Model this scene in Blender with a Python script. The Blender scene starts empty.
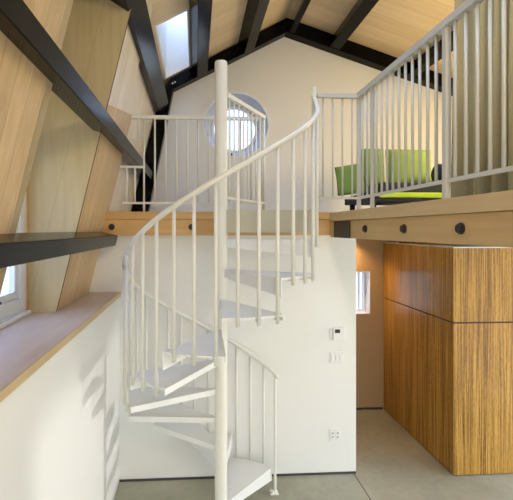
import bpy, bmesh, math, random
from mathutils import Vector, Matrix
random.seed(7)
C = bpy.context.scene.collection
PI = math.pi

# ------------------------------------------------------------------ materials
def new_mat(name):
    m = bpy.data.materials.new(name); m.use_nodes = True
    nt = m.node_tree
    return m, nt, nt.nodes['Principled BSDF']

def plain(name, col, rough=.5, metal=0., bump=0., scale=40., coat=0., var=0.):
    m, nt, p = new_mat(name)
    p.inputs['Base Color'].default_value = (*col, 1)
    p.inputs['Roughness'].default_value = rough
    p.inputs['Metallic'].default_value = metal
    p.inputs['Coat Weight'].default_value = coat
    tc = nt.nodes.new('ShaderNodeTexCoord')
    nz = nt.nodes.new('ShaderNodeTexNoise'); nz.inputs['Scale'].default_value = scale
    nt.links.new(tc.outputs['Object'], nz.inputs['Vector'])
    if bump:
        b = nt.nodes.new('ShaderNodeBump'); b.inputs['Strength'].default_value = bump
        b.inputs['Distance'].default_value = .01
        nt.links.new(nz.outputs['Fac'], b.inputs['Height'])
        nt.links.new(b.outputs['Normal'], p.inputs['Normal'])
    if var:
        r = nt.nodes.new('ShaderNodeValToRGB')
        r.color_ramp.elements[0].position = .3; r.color_ramp.elements[1].position = .7
        r.color_ramp.elements[0].color = (*[c*(1-var) for c in col], 1)
        r.color_ramp.elements[1].color = (*[min(1, c*(1+var)) for c in col], 1)
        nt.links.new(nz.outputs['Fac'], r.inputs['Fac'])
        nt.links.new(r.outputs['Color'], p.inputs['Base Color'])
    return m

def M(nt, op, a, b=None):
    n = nt.nodes.new('ShaderNodeMath'); n.operation = op
    for i, v in enumerate((a, b)):
        if v is None: continue
        if isinstance(v, (int, float)): n.inputs[i].default_value = v
        else: nt.links.new(v, n.inputs[i])
    return n.outputs[0]

def boards(name, c0, c1, axis=(0, 1, 0), width=.14, gscale=(9, 9, .7), rough=.45, groove=.02, coat=0., gmix=.75, gdark=.55):
    """boards side by side along `axis`, grain running along the stretched axis"""
    m, nt, p = new_mat(name)
    tc = nt.nodes.new('ShaderNodeTexCoord')
    dot = nt.nodes.new('ShaderNodeVectorMath'); dot.operation = 'DOT_PRODUCT'
    nt.links.new(tc.outputs['Object'], dot.inputs[0]); dot.inputs[1].default_value = axis
    t = M(nt, 'DIVIDE', dot.outputs['Value'], width)
    idx = M(nt, 'FLOOR', t); fr = M(nt, 'FRACT', t)
    wn = nt.nodes.new('ShaderNodeTexWhiteNoise'); wn.noise_dimensions = '1D'
    nt.links.new(idx, wn.inputs['W'])
    mp = nt.nodes.new('ShaderNodeMapping'); mp.inputs['Scale'].default_value = gscale
    nt.links.new(tc.outputs['Object'], mp.inputs['Vector'])
    off = nt.nodes.new('ShaderNodeVectorMath'); off.operation = 'ADD'
    nt.links.new(mp.outputs['Vector'], off.inputs[0]); nt.links.new(wn.outputs['Color'], off.inputs[1])
    nz = nt.nodes.new('ShaderNodeTexNoise'); nz.inputs['Scale'].default_value = 2.5; nz.inputs['Detail'].default_value = 6
    nt.links.new(off.outputs['Vector'], nz.inputs['Vector'])
    f = M(nt, 'ADD', M(nt, 'MULTIPLY', nz.outputs['Fac'], gmix), M(nt, 'MULTIPLY', wn.outputs['Value'], 1-gmix))
    r = nt.nodes.new('ShaderNodeValToRGB')
    r.color_ramp.elements[0].position = .3; r.color_ramp.elements[1].position = .7
    r.color_ramp.elements[0].color = (*c0, 1); r.color_ramp.elements[1].color = (*c1, 1)
    nt.links.new(f, r.inputs['Fac'])
    g = M(nt, 'LESS_THAN', fr, groove)
    mx = nt.nodes.new('ShaderNodeMix'); mx.data_type = 'RGBA'
    nt.links.new(g, mx.inputs['Factor']); nt.links.new(r.outputs['Color'], mx.inputs['A'])
    mx.inputs['B'].default_value = (*[c*gdark for c in c0], 1)
    nt.links.new(mx.outputs['Result'], p.inputs['Base Color'])
    p.inputs['Roughness'].default_value = rough
    p.inputs['Coat Weight'].default_value = coat; p.inputs['Coat Roughness'].default_value = .08
    return m

def zebra(name):
    m, nt, p = new_mat(name)
    tc = nt.nodes.new('ShaderNodeTexCoord')
    def noise(sc, det, detail=3):
        mp = nt.nodes.new('ShaderNodeMapping'); mp.inputs['Scale'].default_value = sc
        nt.links.new(tc.outputs['Object'], mp.inputs['Vector'])
        nz = nt.nodes.new('ShaderNodeTexNoise'); nz.inputs['Scale'].default_value = det; nz.inputs['Detail'].default_value = detail
        nt.links.new(mp.outputs['Vector'], nz.inputs['Vector'])
        return nz.outputs['Fac']
    a = noise((1, 1, .010), 150, 2)
    b = noise((1, 1, .03), 12, 3)
    c = noise((1, 1, .14), 170, 2)
    f = M(nt, 'ADD', M(nt, 'ADD', M(nt, 'MULTIPLY', a, .58), M(nt, 'MULTIPLY', b, .22)), M(nt, 'MULTIPLY', c, .20))
    r = nt.nodes.new('ShaderNodeValToRGB'); e = r.color_ramp.elements
    e[0].position = .36; e[0].color = (.15, .07, .013, 1)
    e[1].position = .62; e[1].color = (.62, .345, .07, 1)
    k = e.new(.46); k.color = (.29, .14, .025, 1)
    k = e.new(.53); k.color = (.47, .255, .048, 1)
    nt.links.new(f, r.inputs['Fac']); nt.links.new(r.outputs['Color'], p.inputs['Base Color'])
    p.inputs['Roughness'].default_value = .45
    p.inputs['Coat Weight'].default_value = .35; p.inputs['Specular IOR Level'].default_value = .2; p.inputs['Coat Roughness'].default_value = .12
    return m

def concrete(name):
    m, nt, p = new_mat(name)
    tc = nt.nodes.new('ShaderNodeTexCoord')
    def nz(s, d):
        n = nt.nodes.new('ShaderNodeTexNoise'); n.inputs['Scale'].default_value = s; n.inputs['Detail'].default_value = d
        nt.links.new(tc.outputs['Object'], n.inputs['Vector']); return n.outputs['Fac']
    f = M(nt, 'ADD', M(nt, 'MULTIPLY', nz(1.6, 6), .7), M(nt, 'MULTIPLY', nz(14, 5), .3))
    r = nt.nodes.new('ShaderNodeValToRGB'); e = r.color_ramp.elements
    e[0].position = .35; e[0].color = (.30, .295, .215, 1)
    e[1].position = .65; e[1].color = (.43, .42, .315, 1)
    nt.links.new(f, r.inputs['Fac'])
    sx = nt.nodes.new('ShaderNodeSeparateXYZ'); nt.links.new(tc.outputs['Object'], sx.inputs[0])
    j1 = M(nt, 'LESS_THAN', M(nt, 'ABSOLUTE', M(nt, 'SUBTRACT', sx.outputs['X'], 1.63)), .006)
    mx = nt.nodes.new('ShaderNodeMix'); mx.data_type = 'RGBA'
    nt.links.new(j1, mx.inputs['Factor']); nt.links.new(r.outputs['Color'], mx.inputs['A'])
    mx.inputs['B'].default_value = (.09, .085, .06, 1)
    nt.links.new(mx.outputs['Result'], p.inputs['Base Color'])
    p.inputs['Roughness'].default_value = .38
    return m

def glass(name, tint=(1, 1, 1)):
    m, nt, p = new_mat(name); nt.nodes.remove(p)
    out = nt.nodes['Material Output']
    t = nt.nodes.new('ShaderNodeBsdfTransparent'); t.inputs['Color'].default_value = (*tint, 1)
    g = nt.nodes.new('ShaderNodeBsdfGlossy'); g.inputs['Roughness'].default_value = .02
    lw = nt.nodes.new('ShaderNodeLayerWeight'); lw.inputs['Blend'].default_value = .5
    fac = M(nt, 'ADD', M(nt, 'MULTIPLY', M(nt, 'POWER', lw.outputs['Facing'], 5.), .5), .04)
    mx = nt.nodes.new('ShaderNodeMixShader')
    nt.links.new(fac, mx.inputs[0]); nt.links.new(t.outputs[0], mx.inputs[1]); nt.links.new(g.outputs[0], mx.inputs[2])
    nt.links.new(mx.outputs[0], out.inputs['Surface'])
    return m

def tread_metal(name):
    m, nt, p = new_mat(name)
    p.inputs['Base Color'].default_value = (.78, .79, .78, 1); p.inputs['Roughness'].default_value = .35
    tc = nt.nodes.new('ShaderNodeTexCoord')
    mp = nt.nodes.new('ShaderNodeMapping'); mp.inputs['Rotation'].default_value = (0, 0, PI/4)
    nt.links.new(tc.outputs['Object'], mp.inputs['Vector'])
    ck = nt.nodes.new('ShaderNodeTexVoronoi'); ck.inputs['Scale'].default_value = 36; ck.inputs['Randomness'].default_value = 0
    nt.links.new(mp.outputs['Vector'], ck.inputs['Vector'])
    b = nt.nodes.new('ShaderNodeBump'); b.inputs['Strength'].default_value = .6; b.inputs['Distance'].default_value = .004
    nt.links.new(ck.outputs['Distance'], b.inputs['Height']); nt.links.new(b.outputs['Normal'], p.inputs['Normal'])
    return m

S = .242                                   # lean of the steep roof wall (dx per dz)
WHITE   = plain('white_paint', (.80, .80, .77), .55, bump=.03, scale=120)
CREAM   = plain('gable_paint', (.76, .77, .775), .6, bump=.03, scale=120)
HALLP   = plain('hall_paint', (.45, .30, .15), .6, bump=.03, scale=120)
METAL   = plain('white_enamel', (.74, .74, .68), .32)
LANDM   = plain('landing_enamel_shaded', (.42, .40, .30), .4)  # shade on the landing face put into a darker olive tone
TREAD   = tread_metal('white_diamond_plate')
BLACK   = plain('black_lacquer', (.002, .0024, .0028), .2, var=.2, scale=8)
STEEL   = plain('black_steel', (.012, .012, .012), .5)
SLOPE   = boards('pale_boards_slope', (.53, .37, .19), (.69, .50, .28), (0, 1, 0), .14)
PALE    = boards('daylit_boards', (.72, .64, .52), (.82, .75, .64), (0, 1, 0), .20, gdark=.8)  # daylight on the loft boards put into their paler colour
CHEEK   = boards('cheek_boards', (.50, .40, .22), (.60, .49, .28), (1, 0, -S), .29, groove=.01, gdark=.8)
CEIL    = boards('ceiling_boards', (.60, .46, .27), (.70, .56, .36), (0, 1, 0), .30, gscale=(.7, 9, .7), groove=.015, gdark=.75)
TIMBER  = boards('fir_timber', (.54, .31, .11), (.66, .41, .17), (0, 0, 1), 5., gscale=(.6, 6, 9), groove=0.)
TIMBERY = boards('fir_timber_along', (.44, .29, .12), (.56, .38, .17), (0, 0, 1), 5., gscale=(6, .6, 9), groove=0.)
CAP     = boards('fir_cap', (.56, .38, .17), (.66, .47, .23), (0, 0, 1), 5., gscale=(.6, 6, 9), groove=0.)
CAPY    = boards('fir_cap_along', (.50, .36, .18), (.60, .45, .24), (0, 0, 1), 5., gscale=(6, .6, 9), groove=0.)
LEDGE   = boards('ledge_board', (.50, .37, .29), (.60, .46, .36), (0, 0, 1), 5., gscale=(6, .6, 9), groove=0., rough=.4)
ZEBRA   = zebra('zebra_veneer')
CONC    = concrete('polished_concrete')
GLASS   = glass('clear_glass')
BLUEGL  = glass('blue_glass', (.78, .86, 1))
FRAMEW  = plain('window_white', (.78, .80, .82), .4)
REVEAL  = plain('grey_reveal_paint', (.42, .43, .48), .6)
DARKGAP = plain('dark_shadow_gap', (.05, .045, .05), .7)
GREEN   = plain('green_fabric', (.21, .31, .06), .85, bump=.15, scale=250)
LIME    = plain('lime_fabric', (.55, .68, .03), .8, bump=.1, scale=250)
CHAR    = plain('charcoal_fabric', (.02, .022, .022), .7, bump=.1, scale=200)
CURT    = plain('curtain_linen', (.45, .38, .20), .9, bump=.15, scale=220, var=.12)
PLASTIC = plain('white_plastic', (.80, .80, .78), .35)
SLOTG   = plain('grey_slot', (.30, .30, .29), .5)
LCD     = plain('dark_screen', (.015, .02, .02), .2)
LAMPM, _nt, _p = new_mat('warm_lamp')
_p.inputs['Emission Color'].default_value = (1, .62, .25, 1); _p.inputs['Emission Strength'].default_value = 14
for _m in (BLACK,): _m.node_tree.nodes['Principled BSDF'].inputs['Specular IOR Level'].default_value = .1

# ------------------------------------------------------------------ helpers
def obj(name, bm, mat, parent=None, smooth=False, bevel=0.):
    bmesh.ops.recalc_face_normals(bm, faces=bm.faces[:])
    me = bpy.data.meshes.new(name); bm.to_mesh(me); bm.free()
    if smooth:
        for p in me.polygons: p.use_smooth = True
    o = bpy.data.objects.new(name, me); C.objects.link(o)
    me.materials.append(mat)
    if parent is not None: o.parent = parent
    if bevel:
        b = o.modifiers.new('bevel', 'BEVEL'); b.width = bevel; b.segments = 2; b.limit_method = 'ANGLE'
    return o

def tag(o, label, cat, group=None):
    o['label'] = label; o['category'] = cat
    if group: o['group'] = group
    return o

def empty(name, label, cat, group=None):
    o = bpy.data.objects.new(name, None); C.objects.link(o); o.empty_display_size = .1
    return tag(o, label, cat, group)

def struct(name, bm, mat, parent=None, **k):
    o = obj(name, bm, mat, parent, **k)
    if parent is None: o['kind'] = 'structure'
    return o

def B(): return bmesh.new()

def box(bm, x0, x1, y0, y1, z0, z1):
    v = [bm.verts.new((x, y, z)) for x in (x0, x1) for y in (y0, y1) for z in (z0, z1)]
    for f in ((0, 1, 3, 2), (4, 6, 7, 5), (0, 4, 5, 1), (2, 3, 7, 6), (0, 2, 6, 4), (1, 5, 7, 3)):
        bm.faces.new([v[i] for i in f])
    return bm

def prism(bm, pts, a, b, axis='y'):
    """polygon extruded along an axis: 'y' takes (x,z), 'z' takes (x,y), 'x' takes (y,z)"""
    def P(p, t):
        return {'y': (p[0], t, p[1]), 'z': (p[0], p[1], t), 'x': (t, p[0], p[1])}[axis]
    u = [bm.verts.new(P(p, a)) for p in pts]; w = [bm.verts.new(P(p, b)) for p in pts]
    bm.faces.new(u); bm.faces.new(list(reversed(w)))
    n = len(pts)
    for i in range(n): bm.faces.new((u[i], w[i], w[(i+1) % n], u[(i+1) % n]))
    return bm

def tube(bm, pts, r, n=10, caps=True):
    pts = [Vector(p) for p in pts]; rings = []
    for i, p in enumerate(pts):
        t = (pts[min(i+1, len(pts)-1)] - pts[max(i-1, 0)]).normalized()
        ref = Vector((0, 0, 1)) if abs(t.z) < .95 else Vector((1, 0, 0))
        u = t.cross(ref).normalized(); w = t.cross(u)
        rings.append([bm.verts.new(p + (u*math.cos(2*PI*k/n) + w*math.sin(2*PI*k/n))*r) for k in range(n)])
    for a, b in zip(rings, rings[1:]):
        for k in range(n): bm.faces.new((a[k], a[(k+1) % n], b[(k+1) % n], b[k]))
    if caps: bm.faces.new(rings[0]); bm.faces.new(list(reversed(rings[-1])))
    return bm

def bar(bm, p, q, w, h=None):
    """rectangular bar from p to q, w wide (horizontal), h high"""
    h = h or w; p, q = Vector(p), Vector(q); t = (q-p).normalized()
    ref = Vector((0, 0, 1)) if abs(t.z) < .95 else Vector((0, 1, 0))
    u = t.cross(ref).normalized()*w/2; v = u.cross(t).normalized()*h/2
    r = [[bm.verts.new(c + s) for s in (u+v, u-v, -u-v, -u+v)] for c in (p, q)]
    for k in range(4): bm.faces.new((r[0][k], r[0][(k+1) % 4], r[1][(k+1) % 4], r[1][k]))
    bm.faces.new(r[0]); bm.faces.new(list(reversed(r[1])))
    return bm

def lathe(bm, prof, c, axis='z', n=48, closed=False):
    """prof: list of (radius, height) about axis through c"""
    rings = []
    for r, h in prof:
        ring = []
        for k in range(n):
            a = 2*PI*k/n
            d = {'z': (r*math.cos(a), r*math.sin(a), h), 'y': (r*math.cos(a), h, r*math.sin(a)), 'x': (h, r*math.cos(a), r*math.sin(a))}[axis]
            ring.append(bm.verts.new(Vector(c)+Vector(d)))
        rings.append(ring)
    prs = list(zip(rings, rings[1:])) + ([(rings[-1], rings[0])] if closed else [])
    for a, b in prs:
        for k in range(n): bm.faces.new((a[k], a[(k+1) % n], b[(k+1) % n], b[k]))
    if not closed: bm.faces.new(rings[0]); bm.faces.new(list(reversed(rings[-1])))
    return bm

def slopex(z): return -1.063 + S*(z-1.906)

# ------------------------------------------------------------------ key dimensions (metres)
YW, YG = 4.26, 6.40            # lower back wall, gable wall
XL, ZL = -.766, 1.90           # lower left wall face, ledge top
ZF, ZS = 2.70, 2.466           # loft floor top, soffit
YF, XG = 4.15, 1.345            # loft beam face, gallery beam face
XE = 1.655                     # end of lower back wall
YH = 5.76                      # hall back wall
XB = 2.63                      # cabinet side face
KX, KZ = -.367, 4.78           # roof knee
AX, AZ = 1.36, 5.71            # roof apex
RX = 4.4                       # right wall
RZ = AZ-.33*(RX-AX)
Y0 = -1.6                       # near end of what is built

# ------------------------------------------------------------------ setting
struct('floor', box(B(), XL-.12, RX+.1, -2.5, YG+.2, -.15, 0), CONC)
struct('wall_left', box(B(), XL-.12, XL, Y0, YW+.12, 0, ZL-.035), WHITE)
b = B(); box(b, XL-.52, XL, YW, YW+.12, ZL-.2, ZS); box(b, XL, XE, YW, YW+.12, 0, ZS)
struct('wall_back', b, WHITE)
struct('wall_hall_left', box(B(), XE-.12, XE, YW+.12, YH, 0, ZS), HALLP)
b = B()       # unseen wall behind the camera, wide opening added below for daylight
box(b, XL-.6, RX, Y0-.1, Y0, 2.5, AZ+.1); box(b, XL-.6, XL+.3, Y0-.1, Y0, 0, 2.5)
struct('wall_front', b, WHITE)
# hall back wall with a window hole
wx0, wx1, wz0, wz1 = 1.80, 2.44, 1.34, 1.94
b = B()
box(b, XE-.12, wx0, YH, YH+.3, 0, ZS); box(b, wx1, RX, YH, YH+.3, 0, ZS)
box(b, wx0, wx1, YH, YH+.3, 0, wz0); box(b, wx0, wx1, YH, YH+.3, wz1, ZS)
struct('wall_hall_back', b, HALLP)
b = B(); box(b, RX, RX+.1, Y0, YF, ZS, RZ+.3); box(b, RX, RX+.1, Y0, 1.2, 0, ZS); box(b, RX, RX+.1, YF, YG+.2, 0, RZ+.3)   # opening below the gallery added for daylight, out of view
struct('wall_right', b, CREAM)
struct('baseboard_back', box(B(), XL+.002, XE-.002, YW-.006, YW, 0, .022), DARKGAP)
struct('baseboard_hall', box(B(), XE+.002, XB-.01, YH-.006, YH, 0, .03), DARKGAP)
b = B(); box(b, XL-.5, RX, YF+.10, YG+.2, ZS, ZF); box(b, XG+.10, RX, Y0, YF+.10, ZS, ZF)
struct('floor_loft', b, CREAM)

# steep roof wall: near panel, recessed window bay, boarded panel, pale panel in the loft
YA, YB_ = 2.20, 3.27
def slope_panel(z0, z1, off=0., th=.1): return [(slopex(z0)-off, z0), (slopex(z1)-off, z1), (slopex(z1)-off-th, z1), (slopex(z0)-off-th, z0)]
struct('wall_slope_near', prism(B(), slope_panel(ZL, KZ), Y0, YA), SLOPE)
b = B()
ztop = [3.49, 3.67]
q = []
for y, zt in ((YB_+.012, ztop[0]), (YW, ztop[1])):
    q.append([b.verts.new((slopex(z)-o, y, z)) for z, o in ((ZL, 0), (zt, 0), (zt, .10), (ZL, .10))])
for k in range(4): b.faces.new((q[0][k], q[0][(k+1) % 4], q[1][(k+1) % 4], q[1][k]))
b.faces.new(q[0]); b.faces.new(list(reversed(q[1])))
struct('wall_slope_middle', b, SLOPE)
struct('trim_3', prism(B(), slope_panel(ZL, 4.5, -.003, .02), YB_+.001, YB_+.016), plain('dark_joint', (.10, .05, .02), .6))
b = B(); prism(b, slope_panel(ZF-.2, KZ, .11, .1), YW, YG+.1); prism(b, slope_panel(3.2, KZ, .06, .1), YB_+.012, YW)
struct('wall_slope_loft', b, PALE)
XWIN = -1.28
cheek = [(XWIN-.06, ZL), (slopex(ZL), ZL), (slopex(4.6), 4.6), (XWIN-.06, 4.6)]
struct('wall_cheek_far', prism(B(), cheek, YB_, YB_+.012), CHEEK)
struct('wall_cheek_near', prism(B(), cheek, YA-.08, YA-.001), CHEEK)
b = B(); box(b, XWIN-.1, slopex(4.6)+.02, YA-.08, YB_+.012, 4.6, 4.68); prism(b, slope_panel(4.6, KZ), YA, YB_+.012)
struct('ceiling_bay', b, CHEEK)
gy0, gy1, gz0, gz1 = 2.30, 3.17, 1.97, 3.25
b = B(); box(b, XWIN-.08, XWIN, YA-.08, gy0, ZL-.03, 4.6); box(b, XWIN-.08, XWIN, gy1, YB_+.08, ZL-.03, 4.6)
box(b, XWIN-.08, XWIN, gy0, gy1, ZL-.03, gz0); box(b, XWIN-.08, XWIN, gy0, gy1, gz1, 4.6)
struct('wall_bay', b, FRAMEW)
struct('trim_1', box(B(), XWIN, XWIN+.012, YB_-.014, YB_, ZL, 4.5), TIMBER)

def window_bay():
    b = B(); x0, x1 = XWIN-.06, XWIN+.012; f = .05
    box(b, x0, x1, gy0, gy0+f, gz0, gz1); box(b, x0, x1, gy1-f, gy1, gz0, gz1)
    box(b, x0, x1, gy0+f, gy1-f, gz0, gz0+f+.01); box(b, x0, x1, gy0+f, gy1-f, gz1-f, gz1)
    w = struct('window_1', b, FRAMEW, bevel=.004)
    b = B(); f2 = .045; a0, a1, c0, c1 = gy0+f+.006, gy1-f-.006, gz0+f+.016, gz1-f-.006
    box(b, x0+.01, x1-.02, a0, a0+f2, c0, c1); box(b, x0+.01, x1-.02, a1-f2, a1, c0, c1)
    box(b, x0+.01, x1-.02, a0+f2, a1-f2, c0, c0+f2); box(b, x0+.01, x1-.02, a0+f2, a1-f2, c1-f2, c1)
    box(b, x0+.015, x1-.025, (a0+a1)/2-.012, (a0+a1)/2+.012, c0+f2, c1-f2)
    obj('sash', b, FRAMEW, w)
    obj('pane', box(B(), XWIN-.035, XWIN-.03, a0+f2, a1-f2, c0+f2, c1-f2), BLUEGL, w)
    b = B(); box(b, x1-.02, x1+.008, 2.72, 2.80, c0+.008, c0+.022); box(b, x1+.008, x1+.02, 2.735, 2.785, c0+.008, c0+.018)
    obj('latch', b, STEEL, w)
    s = obj('sill', box(B(), XWIN-.01, XWIN+.06, gy0-.03, gy1+.03, ZL, ZL+.028), FRAMEW, w, bevel=.004)
window_bay()

# ledge on the lower left wall
b = B(); box(b, XWIN, XL+.004, Y0, YW, ZL-.035, ZL)
led = struct('trim_2', b, LEDGE)
obj('nosing', box(B(), XL+.004, XL+.016, Y0, YW, ZL-.04, ZL+.001), CAPY, led)

# gable wall with a round opening
WC, WR = (.62, 4.13), .50
b = B()
outer = [(-1.4, ZF-.02), (RX, ZF-.02), (RX, RZ+.1), (AX, AZ+.1), (KX-.1, KZ+.1), (-1.2, KZ-.6)]
def loop(pts, y):
    v = [b.verts.new((x, y, z)) for x, z in pts]
    return v, [b.edges.new((v[i], v[(i+1) % len(v)])) for i in range(len(v))]
N = 64
v1, e1 = loop(outer, YG); v2, e2 = loop([(WC[0]+WR*math.cos(2*PI*k/N), WC[1]+WR*math.sin(2*PI*k/N)) for k in range(N)], YG)
bmesh.ops.triangle_fill(b, use_beauty=True, use_dissolve=False, edges=e1+e2)
struct('wall_gable', b, CREAM)
b = B(); r2 = .37
lathe(b, [(WR-.012, -.012), (WR+.03, -.012), (WR+.03, -.0005), (WR-.0005, -.0005), (WR-.0005, .03), (WR-.012, .03)], (WC[0], YG, WC[1]), 'y', N, closed=True)
w = struct('window_2', b, FRAMEW)
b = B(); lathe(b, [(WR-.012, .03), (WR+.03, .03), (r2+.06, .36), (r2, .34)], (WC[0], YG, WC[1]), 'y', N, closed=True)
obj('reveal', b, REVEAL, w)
b = B(); lathe(b, [(r2+.03, .34), (r2-.04, .34), (r2-.04, .38), (r2+.03, .38)], (WC[0], YG, WC[1]), 'y', N, closed=True)
obj('sash', b, FRAMEW, w)
obj('pane', lathe(B(), [(r2-.035, .362), (r2-.035, .366)], (WC[0], YG, WC[1]), 'y', N), BLUEGL, w)
for a in (200, 260, 340):
    p = (WC[0]+(WR-.05)*math.cos(math.radians(a)), YG+.09, WC[1]+(WR-.05)*math.sin(math.radians(a)))
    obj('catch', lathe(B(), [(.018, -.02), (.018, .02)], p, 'y', 12), STEEL, w)

# roof
def roof_strip(b, xa, xb, ya, yb, th=.12):
    z = lambda x: 4.98+.54*x
    prism(b, [(xa, z(xa)), (xb, z(xb)), (xb, z(xb)+th), (xa, z(xa)+th)], ya, yb)
sx0, sx1, sy0, sy1 = KX-.085, -.08, 4.60, 6.2
TX0, TX1, TY0, TY1 = .15, 1.22, .3, 3.9
b = B()
roof_strip(b, KX-.2, AX, Y0, TY0); roof_strip(b, KX-.2, TX0, TY0, TY1); roof_strip(b, TX1, AX, TY0, TY1); roof_strip(b, KX-.2, AX, TY1, sy0); roof_strip(b, KX-.2, AX, sy1, YG+.1)
roof_strip(b, KX-.2, sx0, sy0, sy1); roof_strip(b, sx1, AX, sy0, sy1)
struct('ceiling_left', b, CEIL)
def right_strip(b, xa, xb, ya, yb, th=.12):
    z = lambda x: AZ-.33*(x-AX)
    prism(b, [(xa, z(xa)), (xb, z(xb)), (xb, z(xb)+th), (xa, z(xa)+th)], ya, yb)
ux0, ux1, uy0, uy1 = 1.75, 3.1, 1.0, 4.1
b = B(); right_strip(b, AX, RX+.1, Y0, uy0); right_strip(b, AX, RX+.1, uy1, YG+.1); right_strip(b, AX, ux0, uy0, uy1); right_strip(b, ux1, RX+.1, uy0, uy1)
struct('ceiling_right', b, CEIL)
b = B(); zr = lambda x: 4.98+.54*x
def skylight(name, xa, xb, ya, yb, hgt, zr=zr):
    b = B(); t = .02
    for (a, c, e, f) in ((xa+.001, xa+t, ya+.001, yb-.001), (xb-t, xb-.001, ya+.001, yb-.001), (xa+t, xb-t, ya+.001, ya+t), (xa+t, xb-t, yb-t, yb-.001)):
        prism(b, [(a, zr(a)-.004), (c, zr(c)-.004), (c, zr(c)+hgt), (a, zr(a)+hgt)], e, f)
    w = struct(name, b, FRAMEW)
    b = B(); a, c = xa+t, xb-t
    prism(b, [(a, zr(a)+hgt-.03), (c, zr(c)+hgt-.03), (c, zr(c)+hgt-.02), (a, zr(a)+hgt-.02)], ya+t, yb-t)
    obj('pane', b, GLASS, w)
skylight('window_3', sx0, sx1, sy0, sy1, 1.0)
skylight('added_skylight_left', TX0, TX1, TY0, TY1, .2)  # unseen roof window added for cool light from above
skylight('added_skylight_right', ux0, ux1, uy0, uy1, .2, lambda x: AZ-.33*(x-AX))  # unseen roof window added to light the gable and curtain

# hall window
b = B(); f = .03
box(b, wx0, wx0+f, YH+.14, YH+.2, wz0, wz1); box(b, wx1-f, wx1, YH+.14, YH+.2, wz0, wz1)
box(b, wx0+f, wx1-f, YH+.14, YH+.2, wz0, wz0+f); box(b, wx0+f, wx1-f, YH+.14, YH+.2, wz1-f, wz1)
w = struct('window_4', b, FRAMEW)
obj('pane', box(B(), wx0+f, wx1-f, YH+.165, YH+.17, wz0+f, wz1-f), BLUEGL, w)
obj('mullion', box(B(), 2.33, 2.35, YH+.15, YH+.19, wz0+f, wz1-f), FRAMEW, w)
b = B(); t = .008
box(b, wx0, wx0+t, YH-.004, YH+.14, wz0, wz1); box(b, wx1-t, wx1, YH-.004, YH+.14, wz0, wz1)
box(b, wx0, wx1, YH-.004, YH+.14, wz0, wz0+t); box(b, wx0, wx1, YH-.004, YH+.14, wz1-t, wz1)
obj('lining', b, FRAMEW, w)

# ------------------------------------------------------------------ black roof beams
def beam(profile, y0, y1, label, group=None, mat=BLACK):
    return tag(obj('roof_beam', prism(B(), profile, y0, y1), mat, bevel=.006), label, 'beam', group)
def tilted(x, z, w, h):           # corner nearest the room (lower right), w into the slope, h along the slope
    n = Vector((-.972, .235)); u = Vector((.235, .972)); p = Vector((x, z))
    return [tuple(p), tuple(p+u*h), tuple(p+u*h+n*w), tuple(p+n*w)]
beam(tilted(-.645, 3.25, .152, .105), Y0, YG-.17, 'glossy black beam on the boarded slope, starting at the top left corner')
beam(tilted(-.80, 2.363, .165, .11), Y0, YW-.02, 'low black beam above the wall ledge, ending against the white wall')
beam([(-.68, 4.30), (-.52, 4.20), (-.40, 4.37), (-.56, 4.47)], Y0, YG-.17, 'black beam at the roof knee, between the sloping wall and the ceiling')
def purlin(x, w, label, y0=Y0, d=.2):
    z = (lambda t: 4.98+.54*t) if x < AX-.05 else (lambda t: AZ-.33*(t-AX))
    a, c = x-w/2, x+w/2
    za, zc = z(a), z(c)
    nx, nz = (.475, -.88) if x < AX-.05 else (-.313, -.95)
    return beam([(a+nx*d, za+nz*d), (c+nx*d, zc+nz*d), (c, zc-.002), (a, za-.002)], y0, YG-.17, label, 'black ceiling beams')
purlin(-.0, .15, 'black ceiling beam passing above the central stair pole')
purlin(.70, .15, 'black ceiling beam above the round window, left of the ridge')
purlin(1.50, .07, 'thin black ceiling beam beside the roof peak')
purlin(2.15, .15, 'black ceiling beam just right of the roof peak')
purlin(3.34, .12, 'black ceiling beam half hidden behind the gallery handrail')

# gable frame: a post and two rafters, one welded frame
fr = empty('gable_frame', 'black gabled roof frame against the white end wall', 'roof frame')
fr.location = (0, 0, 0)
ya, yb = YG-.17, YG-.004
zl = lambda x: 4.98+.54*x; zr_ = lambda x: AZ-.33*(x-AX)
b = B(); prism(b, [(slopex(ZF)-.10, ZF), (slopex(ZF)+.15, ZF), (-.335, 4.60), (-.51, 4.60)], ya, yb)
obj('post', b, BLACK, fr, bevel=.006)
b = B(); prism(b, [(-.51, 4.6), (-.335, 4.60), (AX, zl(AX)-.225), (AX, AZ-.004), (KX, KZ-.02)], ya, yb)
obj('rafter', b, BLACK, fr, bevel=.006)
b = B(); prism(b, [(AX, AZ-.225), (RX-.01, zr_(RX-.01)-.20), (RX-.01, zr_(RX-.01)-.004), (AX, AZ-.004)], ya, yb)
obj('rafter', b, BLACK, fr, bevel=.006)
for (x, z) in ((-.345, 4.68), (-.31, 4.70)):
    obj('bolt', lathe(B(), [(.012, -.012), (.012, 0)], (x, ya, z), 'y', 10), FRAMEW, fr)

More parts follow.
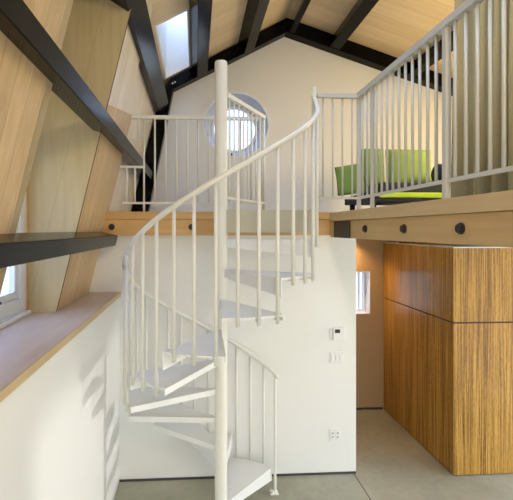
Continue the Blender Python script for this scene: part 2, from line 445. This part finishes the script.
# ------------------------------------------------------------------ loft edge timbers
def bolt(c, axis, parent, out):
    b = B(); lathe(b, [(.03, 0), (.03, out*.4), (.022, out*.5), (.022, out)], c, axis, 16)
    obj('bolt', b, STEEL, parent)
tb = tag(obj('timber_beam', box(B(), -1.0, XG+.10, YF, YF+.10, ZS, 2.625), TIMBER, bevel=.003),
         'orange toned fir beam along the loft edge behind the spiral stair', 'beam')
obj('cap_board', box(B(), -1.0, XG+.10, YF-.006, YF+.10, 2.627, ZF), TIMBER, tb, bevel=.003)
for x in (-.82, -.045, .73): bolt((x, YF, 2.55), 'y', tb, -.025)
gb = tag(obj('timber_beam', box(B(), XG, XG+.10, Y0, YF-.008, ZS-.018, 2.605), TIMBERY, bevel=.003),
         'bolted fir beam along the gallery above the wood cabinet', 'beam')
obj('cap_board', box(B(), XG-.008, XG+.10, Y0, YF-.008, 2.607, ZF-.008), CAPY, gb, bevel=.003)
for y in (3.26, 2.64, 2.055, 1.45): bolt((XG, y, 2.53), 'x', gb, -.022)
obj('steel_bracket', box(B(), XG-.012, XG, 3.59, 4.0, ZS-.018, 2.602), STEEL, gb)

# ------------------------------------------------------------------ spiral stair
PX, PY = .205, 3.443
RISE, STEP = .2445, 31.5
RT, RR = .760, .772
def ang_z(a): return 1.956 + (a-267)/STEP*RISE        # nosing line
def pol(r, a, z=0): t = math.radians(a); return (PX+r*math.cos(t), PY+r*math.sin(t), z)
st = empty('spiral_staircase', 'white steel spiral staircase with diamond plate treads, rising to the loft', 'staircase')
b = B(); lathe(b, [(.052, .012), (.052, 3.885), (.049, 3.9)], (PX, PY, 0), 'z', 28)
obj('centre_pole', b, METAL, st, smooth=False)
obj('floor_flange', lathe(B(), [(.12, 0), (.12, .012), (.05, .02)], (PX, PY, 0), 'z', 28), METAL, st)
leads = []
for i in range(10):
    a0 = 267+(i-7)*STEP; a1 = a0+STEP+2; z = (i+1)*RISE; leads.append((a0, a1, z))
    b = B(); n = 3
    arc = [pol(RT, a0+(a1-a0)*k/n)[:2] for k in range(n+1)]
    inn = [pol(.0475, a1-(a1-a0)*k/4)[:2] for k in range(5)]
    prism(b, arc+inn, z-.014, z, 'z')
    def lip(a, h0, h1, th):
        p0, p1 = Vector(pol(.0475, a)), Vector(pol(RT-.002, a))
        d = (p1-p0).normalized(); s = Vector((-d.y, d.x, 0))*th
        vs = []
        for p, h in ((p0, h0), (p1, h1)):
            for q_ in (p, p+s):
                vs.append((b.verts.new((q_.x, q_.y, z-.0141)), b.verts.new((q_.x, q_.y, z-.014-h))))
        A, A2, D, D2 = vs
        for f in ((A[0], D[0], D[1], A[1]), (A2[0], A2[1], D2[1], D2[0]), (A[0], A2[0], D2[0], D[0]), (A[1], D[1], D2[1], A2[1]), (A[0], A[1], A2[1], A2[0]), (D[0], D2[0], D2[1], D[1])):
            b.faces.new(f)
    lip(a0, .05, .112, .008)
    lip(a1, .03, .03, -.008)
    obj('tread', b, TREAD, st)
# landing
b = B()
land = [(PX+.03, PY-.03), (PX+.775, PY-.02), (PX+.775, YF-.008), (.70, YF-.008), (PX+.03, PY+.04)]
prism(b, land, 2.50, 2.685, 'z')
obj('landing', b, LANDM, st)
# handrail
hr = [pol(RR, a, ang_z(a)+.905) for a in [42+k*(351.5-42)/110 for k in range(111)]]
endp = Vector((PX+RR+.003, PY, 0))
hr += [(endp.x-.004, PY-.06, ang_z(356)+.92), (endp.x, PY-.015, ang_z(360)+.925)]
obj('handrail', tube(B(), hr, .019, 10), METAL, st, smooth=True)
def up(a, zb, zt, name='baluster', r=.0125):
    x, y, _ = pol(RR, a)
    obj(name, tube(B(), [(x, y, zb), (x, y, zt)], r, 10), METAL, st, smooth=True)
for k in range(-21, 7):
    a = 274.6+10.5*k
    own = [l for l in leads if l[0] <= a < l[0]+STEP]
    z = own[0][2] if own else leads[-1][2]
    up(a, z-.055, ang_z(a)+.905)
    # foot lug clamping the baluster to the tread rim
    b = B(); p0, p1 = pol(RT-.03, a, z-.022), pol(RR+.004, a, z-.022); bar(b, p0, p1, .016, .016)
    obj('foot_lug', b, METAL, st)
# newel at the bottom, standing on the floor
b = B(); x, y, _ = pol(RR, 44.5)
tube(b, [(x, y, .005), (x, y, ang_z(44.5)+.91)], .0135, 12); box(b, x-.05, x+.03, y-.03, y+.03, 0, .012)
tube(b, [(x-.03, y-.02, .012), (x-.03, y-.02, .04)], .02, 10)
obj('newel', b, METAL, st)
# end post at the landing
b = B(); tube(b, [(endp.x, PY, 2.385), (endp.x, PY, 3.71)], .02, 12); lathe(b, [(.028, 2.375), (.028, 2.395)], (endp.x, PY, 0), 'z', 14)
obj('end_post', b, METAL, st)
# guard on the far side of the landing
ga, gc = Vector((PX+.05, PY+.06, 0)), Vector((.685, 4.19, 0))
Z1, Z0 = 3.65, 2.79
obj('guard_rail', bar(B(), ga+Vector((0, 0, Z1)), gc+Vector((0, 0, Z1)), .035, .035), METAL, st)
obj('guard_bottom_rail', bar(B(), ga+Vector((0, 0, Z0)), gc+Vector((0, 0, Z0)), .02, .02), METAL, st)
for k in range(9):
    p = ga.lerp(gc, .06+k*.115); obj('guard_baluster', tube(B(), [(p.x, p.y, Z0), (p.x, p.y, Z1)], .008, 8), METAL, st, smooth=True)
p = ga.lerp(gc, .99); obj('guard_post', tube(B(), [(p.x, p.y, ZF), (p.x, p.y, Z1)], .014, 10), METAL, st, smooth=True)

# ------------------------------------------------------------------ loft railing at the left
lr = empty('loft_railing', 'white metal loft railing left of the stair pole, cut around the sloping beam', 'railing')
Y = 4.245
obj('top_rail', bar(B(), (slopex(Z1)+.0, Y, Z1), (.70, Y, Z1), .035, .035), METAL, lr)
obj('bottom_rail', bar(B(), (-.52, Y, Z0), (.70, Y, Z0), .02, .02), METAL, lr)
obj('middle_rail', bar(B(), (slopex(3.4)+.01, Y, 3.42), (-.52, Y, 3.42), .02, .015), METAL, lr)
obj('low_top_rail', bar(B(), (slopex(3.15)+.005, Y, 3.15), (-.52, Y, 3.15), .022, .022), METAL, lr)
obj('low_bottom_rail', bar(B(), (slopex(Z0)+.12, Y, Z0-.0005), (-.521, Y, Z0-.0005), .02, .02), METAL, lr)
for k in range(12):
    x = -.52+k*.108
    obj('baluster', tube(B(), [(x, Y, Z0), (x, Y, Z1)], .0095, 8), METAL, lr, smooth=True)
for x in (-.575,):
    obj('baluster', tube(B(), [(x, Y, 3.42), (x, Y, Z1)], .0095, 8), METAL, lr, smooth=True)
for x in (-.61, -.69):
    obj('baluster', tube(B(), [(x, Y, Z0), (x, Y, 3.15)], .0095, 8), METAL, lr, smooth=True)
for x in (-.52, .66):
    obj('post', tube(B(), [(x, Y+.0, ZF), (x, Y, Z0)], .011, 8), METAL, lr, smooth=True)

# ------------------------------------------------------------------ gallery railing
gr = empty('gallery_railing', 'grey white gallery railing with close upright bars above the bolted beam', 'railing')
GX, GY = 1.368, 3.46
YE = .5
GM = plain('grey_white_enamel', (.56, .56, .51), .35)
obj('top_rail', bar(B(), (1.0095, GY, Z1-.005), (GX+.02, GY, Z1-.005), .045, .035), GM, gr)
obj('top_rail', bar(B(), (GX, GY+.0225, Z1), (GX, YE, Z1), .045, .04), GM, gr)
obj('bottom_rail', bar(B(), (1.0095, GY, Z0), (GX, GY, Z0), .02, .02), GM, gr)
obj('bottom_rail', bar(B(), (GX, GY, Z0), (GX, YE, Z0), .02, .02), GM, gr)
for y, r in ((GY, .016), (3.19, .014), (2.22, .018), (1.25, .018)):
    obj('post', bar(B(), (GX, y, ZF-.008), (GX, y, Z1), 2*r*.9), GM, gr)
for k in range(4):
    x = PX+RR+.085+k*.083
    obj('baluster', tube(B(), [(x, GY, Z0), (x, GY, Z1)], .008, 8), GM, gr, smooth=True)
y = GY-.085
while y > YE:
    if min(abs(y-t) for t in (3.19, 2.22, 1.25)) > .03:
        obj('baluster', tube(B(), [(GX, y, Z0), (GX, y, Z1)], .0095, 8), GM, gr, smooth=True)
    y -= .088

# ------------------------------------------------------------------ wood cabinet under the gallery
cab = empty('storage_cabinet', 'large striped wood veneer cabinet under the gallery, split by a dark seam', 'cabinet')
ZT, ZSE = 2.346, 1.568
obj('plinth', box(B(), XB+.02, RX-.01, YF+.02, YH-.012, 0, .008), DARKGAP, cab)
obj('lower_carcass', box(B(), XB, RX-.01, YF, YH-.01, .008, ZSE-.007), ZEBRA, cab, bevel=.003)
obj('seam', box(B(), XB+.012, RX-.02, YF+.012, YH-.02, ZSE-.007, ZSE+.007), DARKGAP, cab)
obj('upper_carcass', box(B(), XB, RX-.01, YF, YH-.01, ZSE+.007, ZT-.012), ZEBRA, cab, bevel=.003)
obj('top_panel', box(B(), XB+.004, RX-.012, YF+.004, YH-.012, ZT-.012, ZT), PLASTIC, cab)  # white colour stands in for light falling on the cabinet top
for y in (4.62, 4.95, 5.3):
    obj('top_batten', box(B(), XB+.004, XB+1.2, y-.018, y+.018, ZT, ZT+.02), ZEBRA, cab)

# recessed downlight in the hall soffit
dl = empty('ceiling_downlight', 'small recessed downlight glowing warm above the hall window', 'ceiling light')
lx, ly = 2.08, YH-.16
obj('trim_ring', lathe(B(), [(.045, ZS-.008), (.06, ZS-.008), (.06, ZS), (.045, ZS)], (lx, ly, 0), 'z', 24, closed=True), FRAMEW, dl)
obj('lamp', lathe(B(), [(.044, ZS-.005), (.044, ZS-.001)], (lx, ly, 0), 'z', 24), LAMPM, dl)

# ------------------------------------------------------------------ wall controls
def plate(name, label, cat, x, z, w, h, t=.008):
    e = empty(name, label, cat); e.location = (x, YW, z)
    obj('plate' if name != 'thermostat' else 'housing', box(B(), -w/2, w/2, -t, 0, -h/2, h/2), PLASTIC, e, bevel=.003)
    return e
th = plate('thermostat', 'white wall thermostat with a small dark screen above the switches', 'thermostat', 1.468, 1.450, .12, .125, .028)
obj('mounting_base', box(B(), -.095, -.062, -.008, 0, -.055, .055), PLASTIC, th, bevel=.003)
obj('screen', box(B(), -.045, .008, -.0295, -.028, .012, .05), LCD, th)
obj('button', box(B(), .025, .045, -.031, -.028, .02, .045), PLASTIC, th)
sw = plate('light_switch', 'white two gang rocker switch plate below the thermostat', 'light switch', 1.452, 1.205, .15, .12)
for x in (-.045, 0, .045):
    obj('rocker', box(B(), x-.017, x+.017, -.0125, -.008, -.035, .035), PLASTIC, sw, bevel=.002)
sk = plate('wall_outlet', 'white double outlet plate low on the white wall', 'outlet', 1.432, .407, .115, .13)
for x in (-.026, .026):
    r = obj('socket', box(B(), x-.019, x+.019, -.012, -.008, -.042, .042), PLASTIC, sk, bevel=.002)
    for zz in (-.02, .02):
        obj('slot', box(B(), x-.007, x+.007, -.0126, -.012, zz-.008, zz+.008), SLOTG, r)

# ------------------------------------------------------------------ loft furniture
db = empty('daybed', 'low lime and black daybed on the loft behind the gallery railing', 'daybed')
dx0, dx1, dy0, dy1 = 1.90, 3.35, 4.5, 5.3
obj('mattress', box(B(), 2.02, dx1, dy0, dy1, ZF+.18, ZF+.235), LIME, db, bevel=.015)
obj('frame', box(B(), dx0, dx1-.02, dy0+.03, dy1-.02, ZF+.135, ZF+.178), CHAR, db, bevel=.006)
for x in (dx0+.08, dx1-.08):
    for y in (dy0+.09, dy1-.08): obj('leg', box(B(), x-.025, x+.025, y-.025, y+.025, ZF, ZF+.135), CHAR, db)
obj('end_board', box(B(), dx0, 2.017, dy0+.03, dy1-.02, ZF+.179, ZF+.235), CHAR, db, bevel=.006)
tag(obj('seat_pad', box(B(), 2.08, dx1-.03, dy0+.12, dy1-.04, ZF+.2365, ZF+.36), CHAR, bevel=.02), 'flat charcoal seat pad lying on the lime mattress of the daybed', 'seat pad')
def cushion(name, label, cat, loc, size, rot, mat, group='green cushions on the daybed', piping=True):
    w, d, h = size
    b = B(); n = 12; vs = {}
    for s in (0, 1):
        for i in range(n+1):
            for j in range(n+1):
                u, v = i/n*2-1, j/n*2-1
                puff = (1-u**6)*(1-v**6)
                yy = (d*.22 + d*.28*puff)*(1 if s else -1)
                vs[s, i, j] = b.verts.new((u*w/2, yy, (v+1)*h/2))
    for s in (0, 1):
        for i in range(n):
            for j in range(n): b.faces.new([vs[s, i, j], vs[s, i+1, j], vs[s, i+1, j+1], vs[s, i, j+1]])
    rim = [(i, 0) for i in range(n)]+[(n, j) for j in range(n)]+[(n-i, n) for i in range(n)]+[(0, n-j) for j in range(n)]
    for k in range(len(rim)):
        a, c = rim[k], rim[(k+1) % len(rim)]
        b.faces.new([vs[(0,)+a], vs[(0,)+c], vs[(1,)+c], vs[(1,)+a]])
    o = tag(obj(name, b, mat, smooth=True), label, cat, group)
    o.location = loc; o.rotation_euler = rot
    if piping:
        pts = [(-w/2, 0, 0), (-w/2, 0, h), (w/2, 0, h), (w/2, 0, 0)]
        b = B(); tube(b, [Vector(p)*1.0 for p in pts], .012, 8)
        obj('piping', b, CHAR if piping == 2 else mat, o)
    return o
zc = ZF+.36
cushion('back_cushion', 'wide green back cushion on the right half of the daybed', 'cushion', (2.69, 5.15, zc+.005), (.56, .14, .47), (-.1, 0, 0), GREEN)
cushion('back_cushion', 'green back cushion behind the tilted one on the daybed', 'cushion', (2.235, 5.17, zc+.005), (.27, .14, .48), (-.1, 0, 0), GREEN)
cushion('seat_cushion', 'green cushion with dark edge tilted at the left end of the daybed', 'cushion', (1.885, 4.98, ZF+.257), (.31,   .11, .35), (-.12, -.12, -.35), GREEN, piping=2)
# dark rounded bolster
b = B(); prof = [(0.001, -.13), (.10, -.13), (.125, -.11), (.125, .11), (.10, .13), (0.001, .13)]
lathe(b, prof, (0, 0, .125), 'x', 28)
o = tag(obj('bolster_pillow', b, CHAR, smooth=True), 'round charcoal bolster at the right end of the daybed', 'pillow'); o.location = (3.0, 4.88, zc)

# curtain hung along the gallery
cr = empty('gallery_curtain', 'brown grey linen curtain hanging in folds behind the gallery railing', 'curtain')
b = B(); n = 220; ys = [3.02-(2.3)*k/n for k in range(n+1)]
rows = []
for z, amp in ((ZF+.012, 1.0), (3.4, .95), (4.2, .85), (4.95, .6)):
    rows.append([b.verts.new((1.93+amp*(.075*math.sin(k*.36)+.03*math.sin(k*.83+1.3)+.012*math.sin(k*.21+z)), ys[k], z)) for k in range(n+1)])
for r0, r1 in zip(rows, rows[1:]):
    for k in range(n): b.faces.new((r0[k], r0[k+1], r1[k+1], r1[k]))
o = obj('drape', b, CURT, cr, smooth=True)
m = o.modifiers.new('thick', 'SOLIDIFY'); m.thickness = .006
obj('curtain_rod', tube(B(), [(1.93, 3.28, 4.965), (1.93, .7, 4.965)], .014, 10), STEEL, cr, smooth=True)
for y in (3.15, 1.0): obj('rod_bracket', box(B(), 1.915, 1.945, y-.015, y+.015, 4.97, AZ-.33*(1.945-AX)+.002), STEEL, cr)

# ------------------------------------------------------------------ light
wd = bpy.data.worlds.new('sky'); bpy.context.scene.world = wd; wd.use_nodes = True
_nt = wd.node_tree; bg = _nt.nodes['Background']; bg.inputs['Strength'].default_value = 3.2
_tc = _nt.nodes.new('ShaderNodeTexCoord'); _sx = _nt.nodes.new('ShaderNodeSeparateXYZ'); _rp = _nt.nodes.new('ShaderNodeValToRGB')
_nt.links.new(_tc.outputs['Generated'], _sx.inputs[0]); _nt.links.new(_sx.outputs['Z'], _rp.inputs['Fac'])
_e = _rp.color_ramp.elements           # overcast-bright horizon, bluer sky above, pale ground below
_e[0].position = 0.; _e[0].color = (.80, .76, .66, 1); _e[1].position = .75; _e[1].color = (1.25, 1.55, 2.15, 1)
for _p0, _c in ((.02, (1, .96, .88, 1)), (.28, (.92, 1.0, 1.12, 1))):
    _k = _e.new(_p0); _k.color = _c
_nt.links.new(_rp.outputs['Color'], bg.inputs['Color'])
def light(name, kind, loc, energy, col, **k):
    l = bpy.data.lights.new(name, kind); l.energy = energy; l.color = col
    for a, v in k.items(): setattr(l, a, v)
    o = bpy.data.objects.new(name, l); C.objects.link(o); o.location = loc
    return o
def aim(o, t): o.rotation_euler = (Vector(t)-o.location).to_track_quat('-Z', 'Y').to_euler()
s = light('hall_spot', 'SPOT', (lx, ly, ZS-.02), 45, (1, .62, .28), spot_size=2.2, spot_blend=.8, shadow_soft_size=.04); aim(s, (lx, ly+.02, 0))
sun = light('sun', 'SUN', (6, 0, 3), 1.1, (1, .96, .9), angle=.06); sun.rotation_euler = Vector((-1, .16, -.17)).to_track_quat('-Z', 'Y').to_euler()
s = light('loft_lamp', 'POINT', (3.5, 4.5, 3.7), 85, (1, .74, .34), shadow_soft_size=.12)
s = light('room_fill', 'POINT', (.9, -.6, 3.9), 110, (1, .82, .55), shadow_soft_size=.15)  # unseen warm fill added to brighten the curtain and near beams

# ------------------------------------------------------------------ camera
cam = bpy.data.cameras.new('camera'); co = bpy.data.objects.new('camera', cam); C.objects.link(co)
cam.sensor_width = 36; cam.lens = 420*36/513
cam.shift_x = (256.5-221)/513; cam.shift_y = -(250-229.5)/513
cam.clip_start = .02
co.location = (0, 0, 2.525); co.rotation_euler = (PI/2, 0, -math.atan(25/420))
for o in C.objects:
    if o.parent is None and 'label' in o: o['kind'] = 'structure' if o['category'] in ('beam', 'roof frame') else 'thing'
sc = bpy.context.scene; sc.camera = co
sc.view_settings.view_transform = 'Standard'; sc.view_settings.look = 'None'
sc.view_settings.exposure = -.1; sc.view_settings.gamma = 1; sc.view_settings.use_curve_mapping = False
